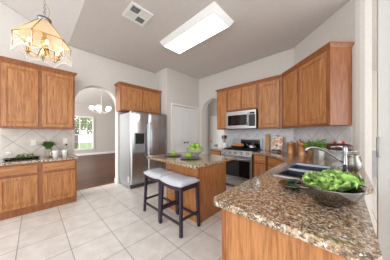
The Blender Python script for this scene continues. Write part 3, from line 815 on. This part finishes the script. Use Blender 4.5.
# steel bowl of lettuce
LC = (1.205, .055, .9145)
t = thing('mixing_bowl', 'large polished steel bowl with side handles full of lettuce', 'bowl', LC)
obj('bowl', lathe(B(), [(0, .014), (.040, .0), (.050, .003), (.044, .015), (.075, .026), (.112, .055), (.132, .092), (.137, .118), (.146, .121), (.146, .116), (.140, .090), (.117, .048), (.077, .020), (.046, .011)], seg=44), M['bowlsteel'], t)
for s in (-1, 1):
    u = Vector((.6914, -.7225, 0)) * s; w_ = Vector((.7225, .6914, 0))
    bm = B(); p0 = u * .142 + Vector((0, 0, .112))
    tube(bm, [p0 - w_ * .045, p0 + u * .035 - w_ * .035, p0 + u * .05, p0 + u * .035 + w_ * .035, p0 + w_ * .045], .005, 8); obj('handle', bm, M['bowlsteel'], t)
def lettuce_leaf(bm, base, az, tilt, L, Wd, rr, curl=1.0):
    """ruffled leaf growing from base, leaning outwards"""
    n, m_ = 9, 12; rows = []
    out = Vector((math.cos(az), math.sin(az), 0)); side = Vector((-math.sin(az), math.cos(az), 0))
    ph = rr.uniform(0, 6)
    p = Vector(base)
    ang = tilt
    for i in range(n + 1):
        u = i / n
        d = out * math.cos(ang) + Vector((0, 0, 1)) * math.sin(ang)
        nrm = -out * math.sin(ang) + Vector((0, 0, 1)) * math.cos(ang)
        wdt = Wd * (0.25 + math.sin(PI * min(u * .82 + .08, 1)) * .95)
        row = []
        for j in range(m_ + 1):
            v = j / m_ * 2 - 1
            ruf = .013 * abs(v) ** 2 * math.sin(ph + 9 * u + 5 * v) + .004 * math.sin(20 * u + ph + 12 * v) * (abs(v) + .3)
            tipr = .009 * (u ** 4) * math.sin(ph * 2 + 11 * v)
            cup = .6 * wdt * v * v
            row.append(bm.verts.new(p + side * v * wdt + nrm * (ruf + tipr + cup * curl)))
        rows.append(row)
        p = p + d * (L / n); ang -= .05 * rr.uniform(.4, 1.4)
    for i in range(n):
        for j in range(m_):
            f = bm.faces.new((rows[i][j], rows[i + 1][j], rows[i + 1][j + 1], rows[i][j + 1])); f.smooth = True
            f.material_index = 1 if (abs(j - (m_ - 1) / 2) < 1 and i < 8) else 0
def lettuce(loc, label, seed, R, cnt=26, s=1.0):
    rr = random.Random(seed)
    t = thing('lettuce_head', label, 'lettuce', loc, 0)
    bm = B()
    for i in range(cnt):
        k = i / cnt; az = i * 2.4 + rr.uniform(-.2, .2)
        tilt = math.radians(90 - 58 * k + rr.uniform(-5, 5))
        lettuce_leaf(bm, (math.cos(az) * .02 * k, math.sin(az) * .02 * k, .0), az, tilt, (.100 + .020 * k) * s * rr.uniform(.9, 1.1), .060 * s * rr.uniform(.85, 1.2), rr)
    o = obj('leaves', bm, [M['lettuce'], M['rib']], t)
    obj('core', lathe(B(), [(0, -.018), (.018, -.015), (.028, 0), (.02, .02), (0, .03)], seg=12), M['rib'], t)
    return t
dd = Vector((.6914, -.7225)); ww = Vector((.7225, .6914))
def lp(a, b, z): return (LC[0] + dd.x * a + ww.x * b, LC[1] + dd.y * a + ww.y * b, LC[2] + z)
lettuce(lp(-.056, -.02, .085), 'ruffled green lettuce head in the steel bowl, on the side towards the sink', 3, .12, 26, .92)
lettuce(lp(.072, .012, .092), 'ruffled green lettuce head in the steel bowl, on the side towards the white door', 8, .12, 26, .88)
# cucumbers
CC = (1.37, .275, .9145)
t = thing('vegetable_dish', 'small shiny steel dish of dark green cucumbers beside the sink', 'dish', CC)
obj('dish', lathe(B(), [(0, .004), (.04, 0), (.045, .006), (.075, .02), (.098, .036), (.094, .038), (.07, .024), (0, .010)], seg=28), M['bowlsteel'], t)
def cuke(a, off, z, label):
    bm = B(); p = [(-.055 + .11 * i / 8, .006 * math.sin(PI * i / 8), 0) for i in range(9)]
    tube(bm, p, [.004, .012, .016, .017, .017, .017, .016, .012, .004], 12)
    return tag(obj('cucumber', bm, M['cuke'], loc=None), label, 'cucumber')
for i, (x, y, z, a, lb) in enumerate(((-.025, .0, .030, .8, 'dark green cucumber nearest the wood panel in the steel dish'), (.028, .012, .030, .5, 'dark green cucumber nearest the lettuce in the steel dish'), (.0, .0, .056, 2.3, 'dark green cucumber lying on top of two others in the dish'))):
    c = cuke(0, 0, 0, lb); c.location = (CC[0] + x, CC[1] + y, CC[2] + z); c.rotation_euler = (0, 0, a)
# glass shaker
t = thing('salt_shaker', 'tiny clear glass shaker near the front edge of the peninsula', 'shaker', (1.27, .50, .9145))
obj('jar', lathe(B(), [(0, 0), (.014, 0), (.015, .01), (.012, .04), (0, .041)], seg=14), M['glass'], t)
obj('lid', lathe(B(), [(0, .0), (.013, 0), (.013, .008), (.006, .014), (0, .015)], (0, 0, .041), 14), M['chrome'], t)

# canisters
def canister(x, y, r_, h, label):
    t = thing('copper_canister', label, 'canister', (x, y, .9145))
    obj('body', lathe(B(), [(0, 0), (r_, 0), (r_ * 1.01, .006), (r_, .012), (r_, h * .82), (0, h * .82)], seg=28), M['copper'], t)
    l_ = obj('lid', lathe(B(), [(r_ * 1.04, h * .82), (r_ * 1.04, h * .90), (r_ * .98, h * .93), (0, h * .95)], seg=28), M['copper'], t)
    obj('knob', lathe(B(), [(.008, h * .95), (.008, h * .98), (.018, h), (.012, h * 1.06), (0, h * 1.07)], seg=12), M['copper'], l_)
canister(3.80, .79, .082, .25, 'shorter copper canister on the left beside the cookbook')
canister(3.60, .55, .092, .265, 'largest copper canister on the right beside the potted herbs')
canister(3.84, .64, .058, .29, 'copper canister standing behind the two others in the corner')

# leafy plants
def blades(bm, n, R, H, rr, wd=.006, c=(0, 0, 0), up=.35):
    for i in range(n):
        a = rr.uniform(0, 2 * PI); L = rr.uniform(.4, 1.0); o_ = Vector((math.cos(a), math.sin(a), 0)); s = Vector((-o_.y, o_.x, 0))
        p0 = Vector(c) + o_ * rr.uniform(0, R * .2); hh = H * rr.uniform(.6, 1.0) * (1.1 - .5 * L); pr = None
        for k in range(5):
            u = k / 4; q = p0 + o_ * (R * L * u ** 1.4) + Vector((0, 0, hh * math.sin(u * PI * .5 * (1 + up * L))))
            w = wd * (1 - u * .85) + .001
            cur = (bm.verts.new(q - s * w), bm.verts.new(q + s * w))
            if pr: bm.faces.new((pr[0], pr[1], cur[1], cur[0]))
            pr = cur
def leaves(bm, n, R, H, rr, sz=.02, c=(0, 0, 0)):
    for i in range(n):
        a = rr.uniform(0, 2 * PI); q = rr.uniform(.1, 1) ** .6
        p = Vector((c[0] + R * q * math.cos(a), c[1] + R * q * math.sin(a), c[2] + H * rr.uniform(.15, 1) * (1.15 - .55 * q)))
        u = Vector((math.cos(a) + rr.gauss(0, .5), math.sin(a) + rr.gauss(0, .5), rr.uniform(-.2, .8))).normalized(); v = u.cross(Vector((rr.gauss(0, .3), rr.gauss(0, .3), 1))).normalized(); w = u.cross(v)
        s = sz * rr.uniform(.7, 1.2)
        P = [p - u * s, p + v * s * .55 + w * s * .1, p + u * s, p - v * s * .55 + w * s * .1]
        bm.faces.new([bm.verts.new(x) for x in P])
rr = random.Random(7)
t = thing('potted_herb', 'bushy green herb in a white pot beside the copper canisters', 'plant', (3.28, .25, .9145))
obj('pot', lathe(B(), [(0, 0), (.034, 0), (.042, .125), (.046, .14), (.042, .142), (.036, .13), (0, .125)], seg=20), M['ceramic'], t)
bm = B(); blades(bm, 60, .08, .12, rr, .005, (0, 0, .13)); leaves(bm, 240, .10, .21, rr, .026, (0, 0, .14)); obj('foliage', bm, M['leaf'], t)
t = thing('potted_herb', 'bushy green herb in a brown clay pot between the canisters and the white pot', 'plant', (3.34, .40, .9145))
obj('pot', lathe(B(), [(0, 0), (.035, 0), (.043, .125), (.047, .14), (.043, .142), (.038, .13), (0, .125)], seg=20), M['terra'], t)
bm = B(); blades(bm, 60, .08, .12, rr, .005, (0, 0, .13)); leaves(bm, 200, .09, .20, rr, .026, (0, 0, .14)); obj('foliage', bm, M['leaf'], t)
# cake on stand
KC = (2.79, .03, .9145)
t = thing('cake_stand', 'clear glass footed cake stand behind the faucet', 'cake stand', KC)
obj('foot', lathe(B(), [(0, 0), (.075, 0), (.07, .012), (.02, .04), (.014, .10), (.02, .17), (.05, .195), (0, .196)], seg=24), M['glass'], t)
obj('plate', lathe(B(), [(0, .197), (.175, .197), (.19, .212), (.187, .214), (.17, .205), (0, .205)], seg=36), M['glass'], t)
t = thing('chocolate_cake', 'round chocolate cake topped with strawberries on the glass stand', 'cake', (KC[0], KC[1], KC[2] + .206))
obj('cake', lathe(B(), [(0, 0), (.125, 0), (.132, .02), (.13, .055), (.115, .072), (.08, .08), (0, .082)], seg=30), M['choco'], t)
for i in range(7):
    a = i * 2 * PI / 6; q = 0 if i == 6 else .048
    st = thing('strawberry', 'red strawberry on top of the chocolate cake', 'strawberry', (KC[0] + q * math.cos(a), KC[1] + q * math.sin(a), KC[2] + .287), a, 'strawberries on the chocolate cake')
    obj('berry', lathe(B(), [(0, 0), (.013, .004), (.018, .014), (.013, .028), (.004, .038), (0, .040)], seg=12), M['straw'] if i % 3 else plain('sugared_berry', (236, 190, 186), .5), st)
# silver jug
t = thing('silver_jug', 'silver jug with a looped handle beside the faucet', 'jug', (2.52, -.085, .9145))
obj('body', lathe(B(), [(0, 0), (.045, 0), (.05, .01), (.07, .05), (.072, .085), (.05, .135), (.045, .16), (.055, .178), (.051, .178), (.041, .16), (.044, .135), (0, .05)], seg=24), M['silver'], t)
obj('handle', tube(B(), [(.035, -.035, .155), (.06, -.065, .160), (.075, -.075, .12), (.07, -.072, .075), (.045, -.048, .055)], .006, 8), M['silver'], t)

# cookbook easel and board
t = thing('book_stand', 'black wrought iron easel holding an open colourful cookbook', 'book stand', (3.93, 1.10, .9145), -PI / 2)
bm = B()
for s in (-1, 1):
    tube(bm, [(s * .09, -.06, 0), (s * .07, .0, .18), (s * .02, .05, .40)], .005, 6)
    tube(bm, [(s * .09, -.06, .012), (s * .10, -.09, .02), (s * .08, -.10, .04), (s * .06, -.08, .045)], .004, 6)
    tube(bm, [(s * .02, -.055, .02), (s * .05, -.06, .06), (s * .085, -.05, .03), (s * .05, -.055, .01), (s * .02, -.055, .05)], .004, 6)
tube(bm, [(-.10, -.055, .03), (.10, -.055, .03)], .005, 6); tube(bm, [(0, .11, 0), (0, .05, .40)], .005, 6)
obj('easel', bm, M['black'], t)
tn = NT('cookbook_cover'); v = tn.coords(scale=(9, 9, 9)); nz = tn.noise(v, 1.0, 3)
tn.l(tn.ramp(nz, [(0.34, (70, 110, 60)), (0.44, (240, 236, 226)), (0.52, (228, 200, 160)), (0.58, (196, 66, 40)), (0.68, (240, 240, 236))]), tn.b.inputs['Base Color'])
bk = thing('cookbook', 'open cookbook with food pictures resting on the iron easel', 'book', (3.93, 1.10, .9145), -PI / 2)
R = Matrix.Translation((0, -.045, .05)) @ Matrix.Rotation(math.radians(-14), 4, 'X')
bm = B(); bx(bm, -.115, -.002, -.005, .012, 0, .32, .002, R); bx(bm, .002, .115, -.005, .012, 0, .32, .002, R); obj('pages', bm, tn.m, bk)
bm = B(); bx(bm, -.12, .12, .013, .017, -.004, .325, .001, R); obj('cover', bm, M['straw'], bk)
t = tag(obj('cutting_board', bx(B(), -.05, .05, -.012, .012, 0, .42, .01, None), M['board'], loc=(3.985, 1.345, .9145)), 'tall wooden cutting board leaning on the backsplash right of the range', 'cutting board')
t.rotation_euler = (math.radians(-9), 0, -PI / 2)

# utensil crock and utensils
UC = (3.78, 2.44, .9145)
t = tag(obj('utensil_crock', lathe(B(), [(0, 0), (.07, 0), (.08, .02), (.082, .15), (.076, .165), (.084, .175), (.076, .175), (.068, .16), (.072, .02), (0, .015)], seg=26), M['ceramic'], loc=UC), 'white ceramic crock of cooking utensils left of the range', 'crock')
def utensil(kind, ang, tilt, mat, label):
    t = thing('wooden_spoon' if kind == 'spoon' else 'spatula', label, 'utensil', (UC[0], UC[1], UC[2] + .02), ang)
    t.rotation_euler = (tilt, 0, ang); t.scale = (1.2, 1.2, 1.12)
    obj('handle', tube(B(), [(0, 0, 0), (0, 0, .25)], .006, 6), mat, t)
    bm = B()
    if kind == 'spoon': ball(bm, (0, 0, 0), .028, 1.5); bmesh.ops.transform(bm, matrix=Matrix.Translation((0, 0, .275)) @ Matrix.Diagonal((1, .35, 1, 1)), verts=bm.verts[:])
    else: bx(bm, -.03, .03, -.003, .003, .24, .33, .002)
    obj('head', bm, mat, t)
utensil('spoon', .3, .20, M['board'], 'light wooden spoon leaning in the white crock')
utensil('spatula', 1.9, .22, M['black'], 'black spatula leaning in the white crock')
utensil('spoon', 3.3, .24, M['choco'], 'dark brown wooden spoon leaning in the white crock')
utensil('spatula', 4.6, .18, M['steel'], 'steel spatula leaning in the white crock')
utensil('spoon', 5.4, .12, M['black'], 'black spoon standing in the white crock')
t = thing('potted_sprig', 'small leafy green plant on the counter left of the utensil crock', 'plant', (3.62, 2.62, .9145))
obj('pot', lathe(B(), [(0, 0), (.025, 0), (.033, .05), (.028, .052), (0, .045)], seg=16), M['ceramic'], t)
bm = B(); leaves(bm, 70, .055, .08, rr, .018, (0, 0, .05)); blades(bm, 20, .04, .06, rr, .004, (0, 0, .045)); obj('foliage', bm, M['leafd'], t)
# loaf pan on stove
LP = (3.74, 1.99, .961)
t = thing('baking_dish', 'dark rectangular baking dish on the left stove burners', 'baking dish', LP, -PI / 2)
bm = B(); r = []
for sx, sy, z in ((.14, .085, 0), (.165, .10, .055), (.175, .108, .058), (.158, .094, .055), (.136, .08, .008)):
    r.append([bm.verts.new((x, y, z)) for x, y in ((-sx, -sy), (sx, -sy), (sx, sy), (-sx, sy))])
for a, b in zip(r, r[1:]):
    for i in range(4): bm.faces.new((a[i], a[(i + 1) % 4], b[(i + 1) % 4], b[i]))
bm.faces.new(r[0][::-1]); bm.faces.new(r[-1]); obj('dish', bm, M['iron'], t)
rolls = [(-.095, -.038), (-.03, -.04), (.035, -.038), (.10, -.04), (-.095, .035), (-.03, .038), (.035, .036), (.10, .034)]
r0 = None
for x, y in rolls:
    if r0 is None: r0 = tag(obj('bread_roll', ball(B(), (0, 0, 0), .043, 1.25), M['bread'], loc=(LP[0] + y, LP[1] - x, LP[2] + .068)), 'golden brown bread roll in the dark baking dish', 'bread roll', 'bread rolls in the baking dish')
    else:
        c = r0.copy(); COL.objects.link(c); c.location = (LP[0] + y, LP[1] - x, LP[2] + .068)
# kettle
t = thing('tea_kettle', 'shiny steel kettle on the right rear stove burner', 'kettle', (3.82, 1.66, .961))
obj('body', lathe(B(), [(0, 0), (.085, 0), (.095, .02), (.09, .06), (.065, .10), (.03, .118), (0, .12)], seg=26), M['chrome'], t)
obj('lid_knob', lathe(B(), [(.006, .118), (.006, .128), (.014, .134), (.010, .148), (0, .15)], seg=12), M['black'], t)
obj('handle', tube(B(), [(0, .07, .09), (0, .07, .16), (0, .035, .20), (0, -.035, .20), (0, -.07, .16), (0, -.07, .09)], .007, 8), M['black'], t)
obj('spout', tube(B(), [(-.06, .05, .05), (-.09, .08, .09), (-.105, .09, .115)], [.018, .012, .009], 8), M['chrome'], t)

# left counter ------------------------------------------------------------
ZL = .8875
t = thing('serving_tray', 'long black serving tray on the left counter', 'tray', (-.14, 4.08, ZL))
bm = B(); r = []
for sx, sy, z in ((.19, .10, 0), (.215, .125, .022), (.222, .13, .024), (.21, .12, .022), (.186, .095, .006)):
    r.append([bm.verts.new((x, y, z)) for x, y in rounded([(-sx, -sy), (sx, -sy), (sx, sy), (-sx, sy)], (0, 1, 2, 3), .03, 4)])
for a, b in zip(r, r[1:]):
    for i in range(len(a)): bm.faces.new((a[i], a[(i + 1) % len(a)], b[(i + 1) % len(a)], b[i]))
bm.faces.new(r[0][::-1]); bm.faces.new(r[-1]); obj('tray', bm, M['black'], t)
bm = B(); leaves(bm, 130, .13, .09, rr, .02); [setattr(v.co, 'y', v.co.y * .5) for v in bm.verts]
tag(obj('greenery_spray', bm, M['leafd'], loc=(-.10, 4.07, ZL + .012)), 'low bunch of olive green leaves lying in the black tray', 'greenery')
t = thing('wine_glass', 'clear glass goblet standing on the left end of the black tray', 'glass', (-.29, 4.08, ZL + .007))
obj('base', lathe(B(), [(0, 0), (.033, 0), (.03, .004), (.005, .008), (.004, .06), (0, .06)], seg=18), M['glass'], t)
obj('cup', lathe(B(), [(0, .06), (.02, .065), (.036, .09), (.038, .12), (.032, .15), (.030, .15), (.035, .12), (.033, .092), (0, .064)], seg=20), M['glass'], t)
t = thing('potted_grass', 'bright green grass plant in a grey ribbed pot on the left counter', 'plant', (.195, 4.12, ZL))
obj('pot', lathe(B(), [(0, 0), (.045, 0), (.055, .03), (.058, .14), (.062, .15), (.056, .152), (.05, .14), (0, .13)], seg=24), plain('taupe_pot', (176, 158, 144), .6), t)
bm = B(); blades(bm, 420, .15, .21, rr, .006, (0, 0, .135), .35); obj('foliage', bm, M['leafd'], t)
def mug(loc, rz, label):
    t = thing('coffee_mug', label, 'mug', loc, rz)
    obj('cup', lathe(B(), [(0, 0), (.030, 0), (.033, .006), (.046, .09), (.049, .125), (.046, .125), (.042, .09), (.03, .01), (0, .008)], seg=24), M['ceramic'], t)
    obj('handle', tube(B(), [(-.043, 0, .10), (-.070, 0, .10), (-.078, 0, .07), (-.066, 0, .04), (-.037, 0, .035)], .006, 8), M['ceramic'], t)
    return t
m1 = mug((.285, 4.0, ZL), .3, 'white coffee mug nearest the green grass plant')
dup(m1, (.425, 4.03, ZL), -.2, 'white coffee mug nearest the archway')
t = thing('table_lamp_bottle', 'small dark bottle with a brown top behind the right mug', 'bottle', (.475, 4.24, ZL))
t.name = 'oil_bottle'
obj('bottle', lathe(B(), [(0, 0), (.03, 0), (.032, .01), (.032, .12), (.012, .16), (.012, .20), (0, .20)], seg=18), M['glassb'], t)
obj('stopper', lathe(B(), [(.014, .20), (.018, .205), (.018, .235), (0, .24)], seg=12), M['choco'], t)
# outlets
def outlet(loc, label):
    t = thing('wall_outlet', label, 'outlet', loc, 0)
    obj('plate', bx(B(), -.037, .037, -.006, 0, -.06, .06, .002), M['plastic'], t)
    for z in (-.024, .024): obj('socket', bx(B(), -.017, .017, -.009, -.005, z - .014, z + .014, .003), M['ceramic'], t)
    return t
ot = outlet((-.01, YL - .0115, 1.16), 'ivory wall outlet on the beige backsplash left of the grass plant')
dup(ot, (.47, YL - .0115, 1.18), 0, 'ivory wall outlet on the beige backsplash above the right mug')
